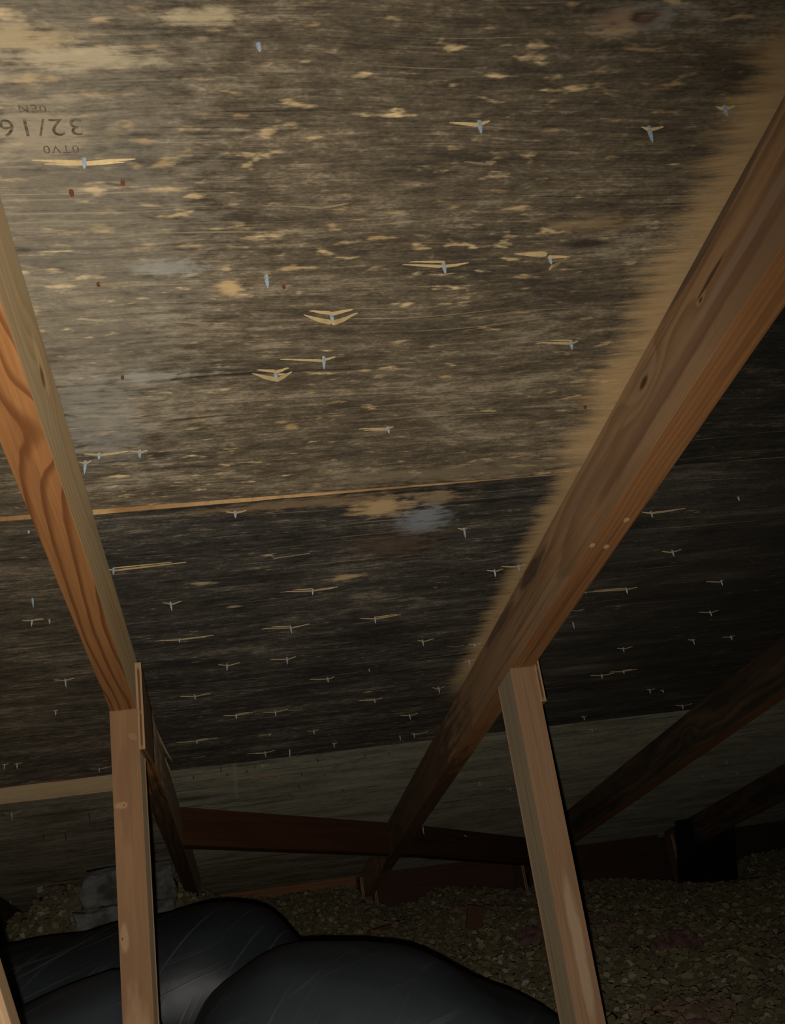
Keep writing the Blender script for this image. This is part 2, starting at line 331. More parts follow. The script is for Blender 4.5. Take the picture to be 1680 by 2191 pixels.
# roofing nails that came through the deck, and the veneer they tore loose: (x, s, length, splinter left, splinter right, kind)
NAILS = [(0.0533, 0.6208, 0.0075, 0, 0, 'n'),
(-0.0682, 0.7154, 0.009, 0.0351, 0.0351, 'n'),
(-0.0444, 0.7374, 0.0045, 0.0111, 0, 'r'),
(-0.0815, 0.7453, 0.006, 0.0071, 0, 'r'),
(0.1029, 0.7675, 0.004, 0.0253, 0.0201, 'f'),
(0.2125, 0.6878, 0.011, 0.0223, 0.0077, 'n'),
(0.3451, 0.6962, 0.0135, 0.006, 0.012, 'n'),
(0.3984, 0.6778, 0.0095, 0.0068, 0.0083, 'n'),
(0.2244, 0.727, 0.004, 0.0165, 0.0092, 'f'),
(-0.0756, 0.8493, 0.004, 0.0146, 0.0302, 'r'),
(0.0604, 0.8487, 0.012, 0, 0, 'n'),
(0.0751, 0.8624, 0.004, 0, 0.0059, 'r'),
(0.118, 0.9045, 0.0105, 0.0242, 0.0241, 'b'),
(0.1154, 0.9694, 0.0135, 0.0409, 0.0111, 'n'),
(0.0705, 0.9895, 0.0105, 0.0221, 0.0156, 'b'),
(-0.0707, 0.9822, 0.004, 0, 0, 'r'),
(0.1916, 1.1039, 0.0075, 0.0315, 0.0062, 'n'),
(-0.1082, 1.1176, 0.0065, 0.0151, 0.0291, 'n'),
(-0.0678, 1.1174, 0.009, 0.0107, 0.0079, 'n'),
(-0.1241, 1.1317, 0.0145, 0.0069, 0.006, 'n'),
(0.2105, 0.8419, 0.011, 0.0355, 0.0223, 'n'),
(0.3043, 0.8408, 0.007, 0.0238, 0.0154, 'b'),
(0.3578, 0.9655, 0.01, 0.0349, 0.0073, 'n'),
(0.407, 1.0874, 0.004, 0.0148, 0, 'r'),
(0.2376, 0.9716, 0.0045, 0.0084, 0.0103, 'f'),
(0.6969, 1.3452, 0.0055, 0, 0, 'n'),
(0.5802, 1.3676, 0.009, 0.0127, 0.0494, 'n'),
(0.0275, 1.2651, 0.0085, 0.0108, 0.013, 'n'),
(-0.2065, 1.2727, 0.0075, 0.03, 0.0035, 'n'),
(-0.1258, 1.3932, 0.009, 0.01, 0.0895, 'n'),
(-0.2369, 1.4666, 0.015, 0.0039, 0.0067, 'n'),
(-0.2498, 1.5387, 0.012, 0.0392, 0.0448, 'n'),
(-0.2278, 1.5427, 0.009, 0.0216, 0.0024, 'n'),
(-0.065, 1.5207, 0.013, 0.0099, 0.0149, 'n'),
(0.1311, 1.5237, 0.0085, 0.0454, 0.0356, 'n'),
(0.0762, 1.4022, 0.004, 0.0048, 0.0453, 'f'),
(-0.0402, 1.6394, 0.0055, 0.006, 0.0074, 'f'),
(0.1034, 1.6587, 0.012, 0.0429, 0.0294, 'n'),
(0.2329, 1.6577, 0.01, 0.0237, 0.0406, 'n'),
(-0.0614, 1.6646, 0.006, 0.036, 0.0504, 'n'),
(0.0057, 1.8005, 0.0115, 0.014, 0.0201, 'n'),
(0.1022, 1.8005, 0.0115, 0.0274, 0.0146, 'n'),
(0.1765, 1.9292, 0.0085, 0.0316, 0.0126, 'n'),
(-0.0535, 1.9444, 0.008, 0.024, 0.0275, 'n'),
(0.2751, 2.0885, 0.008, 0.0305, 0.0159, 'n'),
(0.0153, 2.0871, 0.0085, 0.0229, 0.0309, 'n'),
(0.0879, 2.0937, 0.0105, 0.0227, 0.0238, 'n'),
(0.1319, 2.1012, 0.004, 0.0195, 0.008, 'f'),
(-0.2458, 1.7933, 0.015, 0.0261, 0.0224, 'n'),
(-0.2847, 1.9482, 0.0105, 0.0079, 0.0079, 'n'),
(0.1678, 2.2589, 0.0085, 0.0125, 0.0107, 'n'),
(0.0793, 2.2496, 0.005, 0.0223, 0.0047, 'n'),
(-0.0634, 2.2338, 0.0075, 0.0412, 0.0403, 'n'),
(0.2175, 2.3797, 0.01, 0.0041, 0.0072, 'n'),
(0.3219, 1.3684, 0.014, 0.0084, 0.0045, 'n'),
(0.6612, 1.5063, 0.0095, 0.0157, 0.0151, 'n'),
(0.3934, 1.5176, 0.01, 0.0116, 0.0131, 'n'),
(0.4276, 1.5086, 0.0095, 0.0262, 0.0103, 'n'),
(0.7967, 1.6465, 0.009, 0.0256, 0.0053, 'n'),
(0.6338, 1.6414, 0.0085, 0.0746, 0.0186, 'n'),
(0.5693, 1.7154, 0.004, 0.0086, 0.0172, 'f'),
(0.5825, 1.7752, 0.011, 0, 0, 'n'),
(0.8345, 1.7884, 0.0095, 0.0202, 0.0165, 'n'),
(0.9369, 1.9379, 0.008, 0.017, 0.0085, 'n'),
(0.8595, 1.9335, 0.011, 0.0093, 0.0052, 'n'),
(0.725, 1.9397, 0.009, 0.012, 0.0181, 'n'),
(0.3254, 1.7855, 0.0105, 0.0082, 0.0198, 'n'),
(0.3897, 1.833, 0.004, 0.0154, 0.0146, 'f'),
(0.7297, 2.0931, 0.0085, 0.0235, 0.027, 'n'),
(0.7714, 2.0838, 0.0065, 0.0279, 0.0305, 'n'),
(0.3946, 2.0584, 0.0135, 0.0124, 0.0124, 'n'),
(0.8799, 2.2396, 0.009, 0.0071, 0.0119, 'n'),
(0.9173, 2.2589, 0.006, 0.006, 0, 'n'),
(1.0133, 2.3981, 0.01, 0.0157, 0.0237, 'n'),
(0.36, 2.2217, 0.0115, 0.0181, 0.0173, 'n'),
(0.7795, 2.3998, 0.0085, 0.0061, 0.0074, 'n'),
(0.3602, 2.3811, 0.0105, 0, 0, 'n'),
(0.3902, 2.3752, 0.01, 0.0065, 0.0317, 'n'),
(0.8356, 2.5241, 0.0065, 0.0117, 0.0118, 'n'),
(0.071, 2.3828, 0.0115, 0.038, 0.0208, 'n'),
(0.1234, 2.3911, 0.0145, 0, 0, 'n'),
(-0.0753, 2.3617, 0.008, 0.0046, 0.0234, 'f'),
(-0.4269, 2.2486, 0.0105, 0.0063, 0.0094, 'n'),
(-0.4058, 2.255, 0.0105, 0.0063, 0.0111, 'n'),
(-0.3711, 2.225, 0.0045, 0.0079, 0.0159, 'f'),
(-0.2653, 2.3599, 0.0085, 0.019, 0.0263, 'n'),
(-0.4929, 2.6551, 0.0175, 0.0152, 0.019, 'n'),
(-0.3378, 2.7489, 0.02, 0.0118, 0.0198, 'd'),
(-0.4706, 2.929, 0.0165, 0, 0, 'd'),
(-0.4231, 2.9614, 0.017, 0, 0, 'd'),
(-0.0238, 2.4648, 0.012, 0.0069, 0.0158, 'd'),
(0.0494, 2.5001, 0.006, 0.0071, 0.0072, 'd'),
(0.0668, 2.5001, 0.005, 0.0062, 0.0124, 'n'),
(0.189, 2.5042, 0.007, 0.0128, 0.0107, 'd'),
(0.2964, 2.5168, 0.005, 0.0056, 0.01, 'd'),
(0.3515, 2.5213, 0.005, 0.0135, 0.0159, 'd'),
(-0.0115, 2.5338, 0.007, 0, 0, 'd'),
(0.0318, 2.5295, 0.005, 0, 0, 'd'),
(-0.0847, 2.5272, 0.006, 0.0138, 0.0099, 'd'),
(0.092, 2.6122, 0.004, 0.048, 0.0163, 'f'),
(0.1581, 2.6229, 0.005, 0.0154, 0.0111, 'd'),
(0.2133, 2.655, 0.004, 0, 0, 'd'),
(0.1556, 2.7341, 0.0085, 0, 0, 'd'),
(0.2701, 2.8403, 0.0055, 0.0123, 0.0099, 'd'),
(0.3248, 2.9068, 0.004, 0.0102, 0.0064, 'f'),
(0.3936, 3.034, 0.0045, 0.019, 0.0055, 'f'),
(0.2463, 2.9504, 0.0055, 0.0076, 0.0179, 'f'),
(0.1341, 2.8127, 0.004, 0, 0, 'd'),
(0.5838, 2.6661, 0.004, 0.0178, 0.0128, 'f'),
(0.6497, 2.9675, 0.007, 0, 0, 'n'),
(0.7616, 3.0933, 0.01, 0.0138, 0.0031, 'n'),
(0.6517, 3.1265, 0.005, 0, 0, 'd'),
(0.8466, 2.631, 0.004, 0.0135, 0.0164, 'f'),
(1.528, 3.2834, 0.011, 0.0157, 0.0158, 'n'),
(1.4119, 3.0913, 0.0105, 0, 0, 'n'),
(1.3998, 3.2551, 0.0095, 0, 0, 'n'),
(0.2482, 1.9095, 0.004, 0, 0, 'n'),
(0.4225, 1.8332, 0.005, 0.0104, 0.013, 'n'),
(0.4281, 1.9183, 0.0095, 0.0072, 0.0118, 'n')]
def nail_bm(L, r, rr):
    bm = bmesh.new(); n = 6
    tx, ty = rr.uniform(-.12, .12)*L, rr.uniform(-.12, .12)*L
    rings = [[bm.verts.new((r*k*math.cos(i*2*math.pi/n)+tx*f, r*k*math.sin(i*2*math.pi/n)+ty*f, -L*f+0.002*(f == 0))) for i in range(n)] for f, k in ((0, 1.0), (0.5, 0.92), (0.78, 0.55))]
    tip = bm.verts.new((tx, ty, -L))
    for a, b in zip(rings[:-1], rings[1:]):
        for i in range(n): bm.faces.new((a[i], a[(i+1) % n], b[(i+1) % n], b[i]))
    for i in range(n): bm.faces.new((rings[-1][i], rings[-1][(i+1) % n], tip))
    bm.faces.new(rings[0][::-1]); bmesh.ops.recalc_face_normals(bm, faces=bm.faces[:])
    return bm
def splinter_bm(length, drop, w, rr, fork=False):
    """a sliver hinged at (length, 0, 0) and lifted off the deck at (0, 0, -drop)"""
    bm = bmesh.new(); t = 0.0005; secs = []
    sk = rr.uniform(-0.25, 0.25)*w
    for f, k, d in ((0.0, 0.55, 1.0), (0.12, 1.0, 0.93), (0.5, 0.75, 0.55), (0.8, 0.38, 0.18), (1.0, 0.06, 0.0)):
        x = length*f; hw = w*k/2; z = -drop*d-0.0003; y = sk*(1-f)+rr.uniform(-.1, .1)*w
        secs.append([bm.verts.new((x, y-hw, z)), bm.verts.new((x, y+hw, z-0.0002)), bm.verts.new((x, y+hw*0.9, z+t)), bm.verts.new((x, y-hw*0.9, z+t))])
    for a, b in zip(secs[:-1], secs[1:]):
        for i in range(4): bm.faces.new((a[i], a[(i+1) % 4], b[(i+1) % 4], b[i]))
    bm.faces.new(secs[0]); bm.faces.new(secs[-1][::-1]); bmesh.ops.recalc_face_normals(bm, faces=bm.faces[:])
    return bm
def place(o, x, s, rz=0.0, z=0.0):
    o.location = (x, s, z); o.rotation_euler = (0, 0, rz)
for (x, s, L, sl, sr, k) in NAILS:
    p = panel_at(x, s); rr = random.Random(int(x*9000)+int(s*7777))
    hang = 0.0
    if p is PANELS[3][0]:
        hang = max(0.0, (1-(s-S_A)/(S_B-S_A)))*(0.0048+(-0.0004-0.0048)*min(1, max(0, (x-X_LEFT)/(X_RIGHT-X_LEFT))))
    if k != 'f':
        n = mesh_obj('nail', nail_bm(L*1.12, 0.0018 if s < 1.3 else 0.0014, rr), {'r': M_RUST, 'd': M_DARKNAIL}.get(k, M_NAIL), p)
        place(n, x, s, rr.uniform(0, 3), -hang)
        if k == 'r': n['label'] = 'rusted nail point'
    drop = {'n': 0.30*L, 'b': 0.0095, 'f': 0.0022, 'r': 0.0015, 'd': 0.0018}[k]
    mat = M_SPLINTER if k in 'nb' else M_SPLINTER_OLD
    far = 1.0 if s < 1.3 else 1.15
    w = {'n': 0.0036, 'b': 0.0075, 'f': 0.0024, 'r': 0.0026, 'd': 0.0026}[k]*far
    for side, ln in ((-1, sl), (1, sr)):
        if abs(ln) < 0.002 or abs(x-0.3043) < 1e-4: continue
        ln = abs(ln)
        b = splinter_bm(ln, min(drop*(1 if ln > 0.012 else 0.7), 0.5*ln), min(w, ln*0.5), rr)
        o = mesh_obj('splinter', b, mat, p); place(o, x, s+rr.uniform(-.0006, .0006), 0.0 if side > 0 else math.pi, -hang)
        if k == 'b':                                   # a second, flatter sliver behind it
            b = splinter_bm(ln*0.8, 0.003, 0.005, rr)
            o = mesh_obj('splinter', b, M_SPLINTER, p); place(o, x, s-0.0055, 0.0 if side > 0 else math.pi, -hang)
        elif k == 'n' and ln > 0.03:
            b = splinter_bm(ln*rr.uniform(0.5, 0.85), drop*0.5, 0.0022, rr)
            o = mesh_obj('splinter', b, M_SPLINTER, p); place(o, x, s+rr.choice((-1, 1))*0.0035, 0.0 if side > 0 else math.pi, -hang)

def flap(x, s, length, drop, w, rz, p, label=None):
    o = mesh_obj('splinter', splinter_bm(length, drop, w, random.Random(4)), M_SPLINTER, p); place(o, x, s, rz)
    if label: o['label'] = label
flap(0.2995, 0.8365, 0.0215, 0.0150, 0.0085, 0.25, PANELS[0][0], 'broad torn flap of veneer hanging by its right end')
flap(0.3000, 0.8330, 0.0290, 0.0012, 0.0070, math.pi, PANELS[0][0])
flap(0.3020, 0.8385, 0.0210, 0.0010, 0.0040, 0.1, PANELS[0][0])
# the lumber-mill stamp, faded, upside down to the photographer
def stamp(text, size, xr, s):
    c = bpy.data.curves.new('stamp_lettering', 'FONT'); c.body = text; c.size = size; c.space_character = 1.15
    tmp = bpy.data.objects.new('tmp', c); COL.objects.link(tmp)
    bpy.context.view_layer.update()
    me = bpy.data.meshes.new_from_object(tmp.evaluated_get(bpy.context.evaluated_depsgraph_get()))
    bpy.data.objects.remove(tmp)
    me.materials.clear(); me.materials.append(M_INK); me.name = 'stamp_lettering'
    o = link(bpy.data.objects.new('stamp_lettering', me), PANELS[0][0])
    o.matrix_local = Matrix(((-1, 0, 0, xr), (0, 1, 0, s), (0, 0, -1, -0.0004), (0, 0, 0, 1)))
    o['label'] = 'faded mill stamp printed upside down'
stamp('0EN', 0.0095, -0.086, 0.6665)
stamp('32/16', 0.0215, -0.064, 0.6785)
stamp('0TV0', 0.0100, -0.070, 0.7020)

M_BOARD = mat_flat('plasterboard_dusty', (0.16, 0.14, 0.11), 0.9, 0.1, 0, 0.4, (6, 6, 6))
fl = mesh_obj('floor', box_bm(-2.6, 3.6, -2.6, 4.34, -0.02, 0.0), M_BOARD); tag(fl, 'attic floor boards buried under loose insulation', kind='structure')
M_EAVE = mat_wood('eave_sheathing', 31, (0.06, 0.04, 0.025), (0.03, 0.018, 0.01), 120)
wb = mesh_obj('wall_back', box_bm(-2.6, 3.6, 4.335, 4.36, 0.0, deck_z(4.34)-0.004), M_EAVE); tag(wb, 'dark wall closing the eave behind the rafters', kind='structure')

# ------------------------------------------------------------------ rafters
def side_or_bottom(o):
    for p in o.data.polygons: p.material_index = 1 if abs(p.normal.z) > 0.8 else 0
def rafter(x0, s0, s1, mats, label):
    o = mesh_obj('rafter', box_bm(-T/2, T/2, s0, s1, -D/2, D/2-0.0005, 0.0016), mats)
    o.matrix_world = ROOF_M @ Matrix.Translation((x0+T/2, 0, -D/2))
    side_or_bottom(o)
    return tag(o, label, 'rafter', 'roof rafters')
ORANGE, ORANGE_D = (0.47, 0.205, 0.070), (0.205, 0.072, 0.026)
EAVE_SHADE = (0.032, 0.024, 0.017)  # painted shade, blotched like mould, on the rafters towards the eave
w_left_b = mat_wood('orange_fir_bold', 11, (0.43, 0.190, 0.065), (0.185, 0.066, 0.022), 165, (0.052, 0.066), 0.010, contrast=1.1, sharp=True,
                    knots=[(0.026, 0.93, -0.05, 0.020, 0.040, 0.012), (-0.012, 0.80, -0.0445, 0.008, 0.02, 0.010)],
                    stains_shade=[(3.0, 0.0, 1.15, 0.2, EAVE_SHADE, 0.80, 'x')], mottle=0.3, streak=0.15)
w_left_s = mat_wood('olive_fir', 12, (0.26, 0.165, 0.075), (0.145, 0.085, 0.036), 160, (0.09, 0.03), 0.010, (0.18, 0.145, 0.085), 0.65, contrast=0.7,
                    knots=[(0.019, 0.92, 0.005, 0.016, 0.035, 0.014)], diff=0.9, stains_shade=[(3.0, 0.0, 1.15, 0.3, EAVE_SHADE, 0.75, 'z'), (0.91, 0.012, 0.05, 0.014, (0.30, 0.215, 0.09), 0.5, 'z')])
w_right_s = mat_wood('grey_brown_fir', 13, (0.42, 0.235, 0.112), (0.20, 0.10, 0.046), 130, (0.13, -0.02), 0.014, (0.27, 0.18, 0.105), 0.45, contrast=0.8,
                     knots=[(-0.019, 1.010, 0.020, 0.010, 0.030, 0.016), (-0.019, 0.862, 0.008, 0.004, 0.010, 0.004)],
                     stains_shade=[(1.50, 0.030, 0.10, 0.014, (0.035, 0.030, 0.024), 0.75, 'z'), (0.80, 0.040, 0.16, 0.007, (0.07, 0.055, 0.04), 0.7, 'z'), (1.72, 0.035, 0.16, 0.012, (0.05, 0.04, 0.03), 0.65, 'z'),
                             (0.84, 0.012, 0.03, 0.0022, (0.05, 0.03, 0.02), 0.8, 'z'), (0.95, -0.016, 0.35, 0.012, (0.17, 0.082, 0.05), 0.5, 'z'),
                             (0.75, -0.004, 0.22, 0.007, (0.34, 0.23, 0.155), 0.5, 'z'), (1.01, 0.020, 0.055, 0.011, (0.36, 0.225, 0.125), 0.6, 'z'), (2.9, 0.0, 0.9, 0.2, EAVE_SHADE, 0.65, 'z')], streak=0.4, diff=0.2)
w_right_b = mat_wood('orange_fir_fine', 14, (0.42, 0.195, 0.075), (0.25, 0.10, 0.034), 170, (0.12, 0.02), 0.012, contrast=0.55, streak=0.4, stains_shade=[(3.0, 0.0, 0.9, 0.2, EAVE_SHADE, 0.7, 'x')])
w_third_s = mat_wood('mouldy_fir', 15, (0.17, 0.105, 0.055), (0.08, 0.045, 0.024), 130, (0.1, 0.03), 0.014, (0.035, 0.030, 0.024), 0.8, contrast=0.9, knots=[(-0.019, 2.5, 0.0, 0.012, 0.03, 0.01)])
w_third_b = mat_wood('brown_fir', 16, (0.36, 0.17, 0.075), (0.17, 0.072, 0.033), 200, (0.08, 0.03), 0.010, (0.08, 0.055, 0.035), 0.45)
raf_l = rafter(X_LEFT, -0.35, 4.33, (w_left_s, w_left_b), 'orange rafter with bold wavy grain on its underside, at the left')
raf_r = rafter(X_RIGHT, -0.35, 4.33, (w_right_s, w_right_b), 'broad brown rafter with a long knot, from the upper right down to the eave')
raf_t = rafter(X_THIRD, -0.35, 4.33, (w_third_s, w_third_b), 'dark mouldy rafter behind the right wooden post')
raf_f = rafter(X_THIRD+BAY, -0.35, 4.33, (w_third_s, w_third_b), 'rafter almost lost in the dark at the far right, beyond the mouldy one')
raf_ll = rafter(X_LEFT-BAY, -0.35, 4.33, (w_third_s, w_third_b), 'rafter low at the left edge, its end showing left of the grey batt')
M_PLATE = mat_wood('gusset_face', 18, (0.26, 0.15, 0.075), (0.16, 0.08, 0.04), 220, (0.3, 0.0), 0.006, (0.12, 0.09, 0.06), 0.4)
def ply_plate(name, parent, poly, x0, x1, label=None):
    """plywood plate in the plane of a truss: poly in the parent's y, z; its rim shows the plies"""
    o = mesh_obj(name, prism_bm(poly, 'x', x0, x1, 0.0006), [M_PLATE, M_PLY_EDGE], parent)
    for p in o.data.polygons: p.material_index = 0 if abs(p.normal.x) > 0.7 else 1
    if label: o['label'] = label
    return o
for rf in (raf_l, raf_r, raf_t, raf_f, raf_ll):
    for sgn in (-1, 1):
        a, b = sorted((sgn*T/2, sgn*(T/2+0.0095)))
        ply_plate('heel_plate', rf, [(4.25, 0.02), (4.32, 0.030), (4.32, -0.20), (4.25, -0.20)], a, b)
# three pale nail heads sunk in the right rafter, slivers split off the left one
def disc_bm(r, h, n=10):
    bm = bmesh.new(); bmesh.ops.create_cone(bm, cap_ends=True, segments=n, radius1=r, radius2=r*0.85, depth=h); return bm
for (lx, ls, on_side) in ((0.006, 1.1954, 0), (-0.0165, 1.259, 0), (0.0035, 1.2663, 0)):
    o = mesh_obj('nail_head', disc_bm(0.0034, 0.0012), M_SPLINTER, raf_r)
    o.location = (lx, ls, -D/2-0.0003); o.scale = (1, 1.5, 1); o['label'] = 'pale nail head'
def strand_bm(pts, w):
    bm = bmesh.new(); secs = []
    n = len(pts)
    for i, p in enumerate(pts):
        k = w*(1-0.75*abs(2*i/(n-1)-1)**2)
        p = Vector(p); secs.append([bm.verts.new(p+Vector(v)*k) for v in ((0, 0, 0.5), (0.5, 0, 0), (0, 0, -0.5), (-0.5, 0, 0))])
    for a, b in zip(secs[:-1], secs[1:]):
        for i in range(4): bm.faces.new((a[i], a[(i+1) % 4], b[(i+1) % 4], b[i]))
    bm.faces.new(secs[0]); bm.faces.new(secs[-1][::-1]); bmesh.ops.recalc_face_normals(bm, faces=bm.faces[:])
    return bm
for pts in ([(0.0195, 2.13, 0.040), (0.022, 2.19, 0.036), (0.026, 2.25, 0.033), (0.033, 2.32, 0.030)], [(0.0195, 2.31, 0.036), (0.0215, 2.36, 0.032), (0.024, 2.42, 0.030), (0.028, 2.48, 0.028)]):
    o = mesh_obj('splinter', strand_bm(pts, 0.0042), M_SPLINTER, raf_l); o['label'] = 'pale sliver split off the rafter'

# ------------------------------------------------------------------ the two wooden posts under the rafters
def post(x0, lean, mats, label, gusset_label, knots_dummy=None):
    y0 = 1.637; zt = deck_z(y0)-D/CT
    zb = 0.004; yb = y0+lean*(zb-zt)
    y1 = y0+0.090
    zt1 = deck_z(y1)-D/CT
    d = Vector((0, yb-y0, zb-zt)).normalized()
    M = Matrix(((1, 0, 0, x0+T/2), (0, d.y, -d.z, (y0+y1)/2), (0, d.z, d.y, zt), (0, 0, 0, 1)))
    inv = M.inverted()
    zl = 0.0012
    pts = [(y0, zt-zl), (y1, zt1-zl), (yb+0.090, zb), (yb, zb)]
    bm = prism_bm(pts, 'x', x0, x0+T)
    for v in bm.verts: v.co = inv @ v.co
    bmesh.ops.bevel(bm, geom=bm.edges[:], offset=0.0015, segments=2, affect='EDGES')
    o = mesh_obj('post', bm, mats); o.matrix_world = M
    side_or_bottom(o)
    tag(o, label, 'post', 'wooden posts under the rafters')
    g = ply_plate('gusset_plate', o, [(-0.064, -0.0435), (0.066, -0.0450), (0.066, 0.12), (-0.02, 0.12)], T/2, T/2+0.0092, gusset_label)
    return o
p_front_l = mat_wood('tan_fir_post', 21, (0.325, 0.172, 0.075), (0.235, 0.115, 0.046), 55, (0.09, 0.05), 0.014, contrast=0.5, knots=[(-0.006, 0.142, -0.045, 0.003, 0.003, 0.006), (-0.016, 0.32, -0.045, 0.003, 0.005, 0.005)], mottle=0.6, streak=0.1,
    stains_shade=[(0.12, -0.004, 0.10, 0.012, (0.22, 0.10, 0.045), 0.55, 'x'), (0.142, -0.010, 0.006, 0.010, (0.42, 0.26, 0.12), 0.8, 'x'), (0.32, -0.013, 0.02, 0.006, (0.43, 0.27, 0.13), 0.7, 'x'), (0.52, 0.0, 0.14, 0.03, (0.42, 0.27, 0.14), 0.6, 'x')])  # darker top and paler foot paint in the flash's fall-off along the post
p_side = mat_wood('grey_fir_post_side', 22, (0.27, 0.20, 0.12), (0.16, 0.11, 0.06), 150, (0.02, 0.14), 0.012, (0.20, 0.165, 0.11), 0.6, diff=0.9, streak=0.5, mottle=0.6)
p_front_r = mat_wood('pink_tan_fir_post', 23, (0.325, 0.188, 0.098), (0.245, 0.132, 0.064), 170, (0.16, 0.02), 0.010, contrast=0.4, knots=[(-0.0165, 0.36, -0.045, 0.0022, 0.007, 0.007)], mottle=0.5, streak=0.2, stains_shade=[(0.42, 0.004, 0.12, 0.010, (0.44, 0.31, 0.19), 0.7, 'x'), (0.34, 0.012, 0.05, 0.007, (0.24, 0.135, 0.08), 0.5, 'x')])
post_l = post(X_LEFT, 0.137, (p_side, p_front_l), 'tan wooden post under the boldly grained left rafter, in front of the black bags', 'plywood gusset plate seen edge-on')
post_r = post(X_RIGHT, 0.195, (p_side, p_front_r), 'tan wooden post with a grey side face under the broad right rafter', 'plywood gusset plate seen edge-on')
# round grading mark and nails on the posts
M_PALEMARK = mat_flat('pale_mark', (0.50, 0.33, 0.19), 0.8, 0.1, 0, 0.2, (200, 200, 200))
bm = bmesh.new()
for i in range(5):                                   # a round stamp of short parallel strokes
    h = math.sqrt(max(0, 1-((i-2)/2.6)**2))*0.0055
    x = (i-2)*0.0021
    vs_ = [bm.verts.new(Vector((x+dx+dy*0.4, dy, 0))) for dx, dy in ((-0.0004, -h), (0.0004, -h), (0.0004, h), (-0.0004, h))]
    bm.faces.new(vs_)
gm = mesh_obj('grade_mark', bm, M_PALEMARK, post_l); gm.location = (0.011, 0.046, -0.0457); gm['label'] = 'round embossed mark'

# ------------------------------------------------------------------ boards at the eave
def slanted_board(name, a, b, h, thick, mats, label, cat, top_gap=0.0):
    """a board on edge below the deck, running in plan from a to b (x, y), its top along the deck"""
    pa, pb = Vector((a[0], a[1], deck_z(a[1])-top_gap)), Vector((b[0], b[1], deck_z(b[1])-top_gap))
    d = (pb-pa).normalized(); nrm = Vector((-(b[1]-a[1]), b[0]-a[0], 0)).normalized(); zx = nrm.cross(d).normalized()
    M = Matrix.Translation((pa+pb)/2) @ Matrix(((nrm.x, d.x, zx.x, 0), (nrm.y, d.y, zx.y, 0), (nrm.z, d.z, zx.z, 0), (0, 0, 0, 1)))
    bm = bmesh.new(); L = (pb-pa).length/2; X = X_LEFT
    vs = []
    for end, p in ((-L, pa), (L, pb)):
        for off in (0, thick):
            y = p.y+nrm.y*off
            x = p.x                                       # ends cut square against the rafters
            y2 = p.y+off/abs(nrm.y) if abs(nrm.y) > 0.2 else y
            zt = deck_z(y2)-top_gap-0.0008
            for z in (zt, zt-h): vs.append(bm.verts.new(M.inverted() @ Vector((x, y2, z))))
    a0, a1, b0, b1, c0, c1, d0, d1 = vs                   # near front top/bottom, near back, far front, far back
    for f in ((a0, a1, c1, c0), (b0, d0, d1, b1), (a0, c0, d0, b0), (a1, b1, d1, c1), (a0, b0, b1, a1), (c0, c1, d1, d0)): bm.faces.new(f)
    bmesh.ops.recalc_face_normals(bm, faces=bm.faces[:])
    bmesh.ops.bevel(bm, geom=bm.edges[:], offset=0.0012, segments=1, affect='EDGES')
    o = mesh_obj(name, bm, mats); o.matrix_world = M
    return tag(o, label, cat)
M_RED = mat_wood('red_brown_board', 33, (0.088, 0.034, 0.014), (0.058, 0.022, 0.009), 150, (0.1, 0.05), 0.01, contrast=0.6)
M_RED2 = mat_wood('dark_brown_board', 34, (0.07, 0.032, 0.016), (0.04, 0.017, 0.009), 150, (0.1, 0.05), 0.01, contrast=0.6)
slanted_board('blocking_board', (X_LEFT+T+0.0005, 2.725), (X_RIGHT-0.0005, 3.262), D, T, M_RED, 'red-brown board set slanting between the left and right rafters above the insulation', 'board')
bb_r = slanted_board('blocking_board', (X_RIGHT+T+0.0005, 3.29), (X_THIRD-0.0005, 3.92), D, T, M_RED2, 'dark board set slanting between the right rafter and the mouldy one behind the post', 'board')
ye = S_EAVE*CT
def eave_block(x0, x1, m, label):
    zt = deck_z(ye)-0.0015
    bm = prism_bm([(ye, zt), (ye+0.036, deck_z(ye+0.036)-0.0015), (ye+0.036, 0.14), (ye, 0.14)], 'x', x0, x1, 0.001)
    c = Vector(((x0+x1)/2, ye+0.019, zt-0.1))
    M = Matrix.Translation(c) @ Matrix.Rotation(-math.pi/2, 4, 'Z')      # local y along the eave
    for v in bm.verts: v.co = M.inverted() @ v.co
    o = mesh_obj('eave_block', bm, m); o.matrix_world = M
    return tag(o, label, 'board', 'eave blocks between the rafters')
G2 = 0.0112
eave_block(X_LEFT+T+G2, X_RIGHT-G2, mat_wood('orange_eave', 35, (0.28, 0.125, 0.045), (0.17, 0.068, 0.027), 150, (0.1, 0.05), 0.01, contrast=0.5), 'orange eave block half buried in insulation, between the left and right rafters')
eave_block(X_RIGHT+T+G2, X_THIRD-G2, M_RED, 'reddish eave block just left of the right post, above the insulation')
eave_block(X_THIRD+T+G2, X_THIRD+BAY-G2, M_RED2, 'dim eave block in the dark just right of the right post')
# long stray nails hanging below the boards
def long_nail(parent, p, length, lean, label):
    o = mesh_obj('nail', strand_bm([p, (p[0]+lean*0.5*length, p[1]-0.002, p[2]-0.5*length), (p[0]+lean*length, p[1]-0.004, p[2]-length)], 0.0035), M_NAIL)
    o.parent = parent; o.matrix_parent_inverse = parent.matrix_world.inverted(); o['label'] = label
bpy.context.view_layer.update()
long_nail(bb_r, (0.566, 3.379, CAM_Z-0.248), 0.028, 0.0, 'bent bright nail in the board face')
long_nail(bb_r, (0.727, 3.556, CAM_Z-0.309), 0.006, 1.5, 'bright nail head in the board face')
long_nail(raf_ll, (-0.737, 3.752, CAM_Z-0.290), 0.062, 0.12, 'long shiny nail beside the rafter')
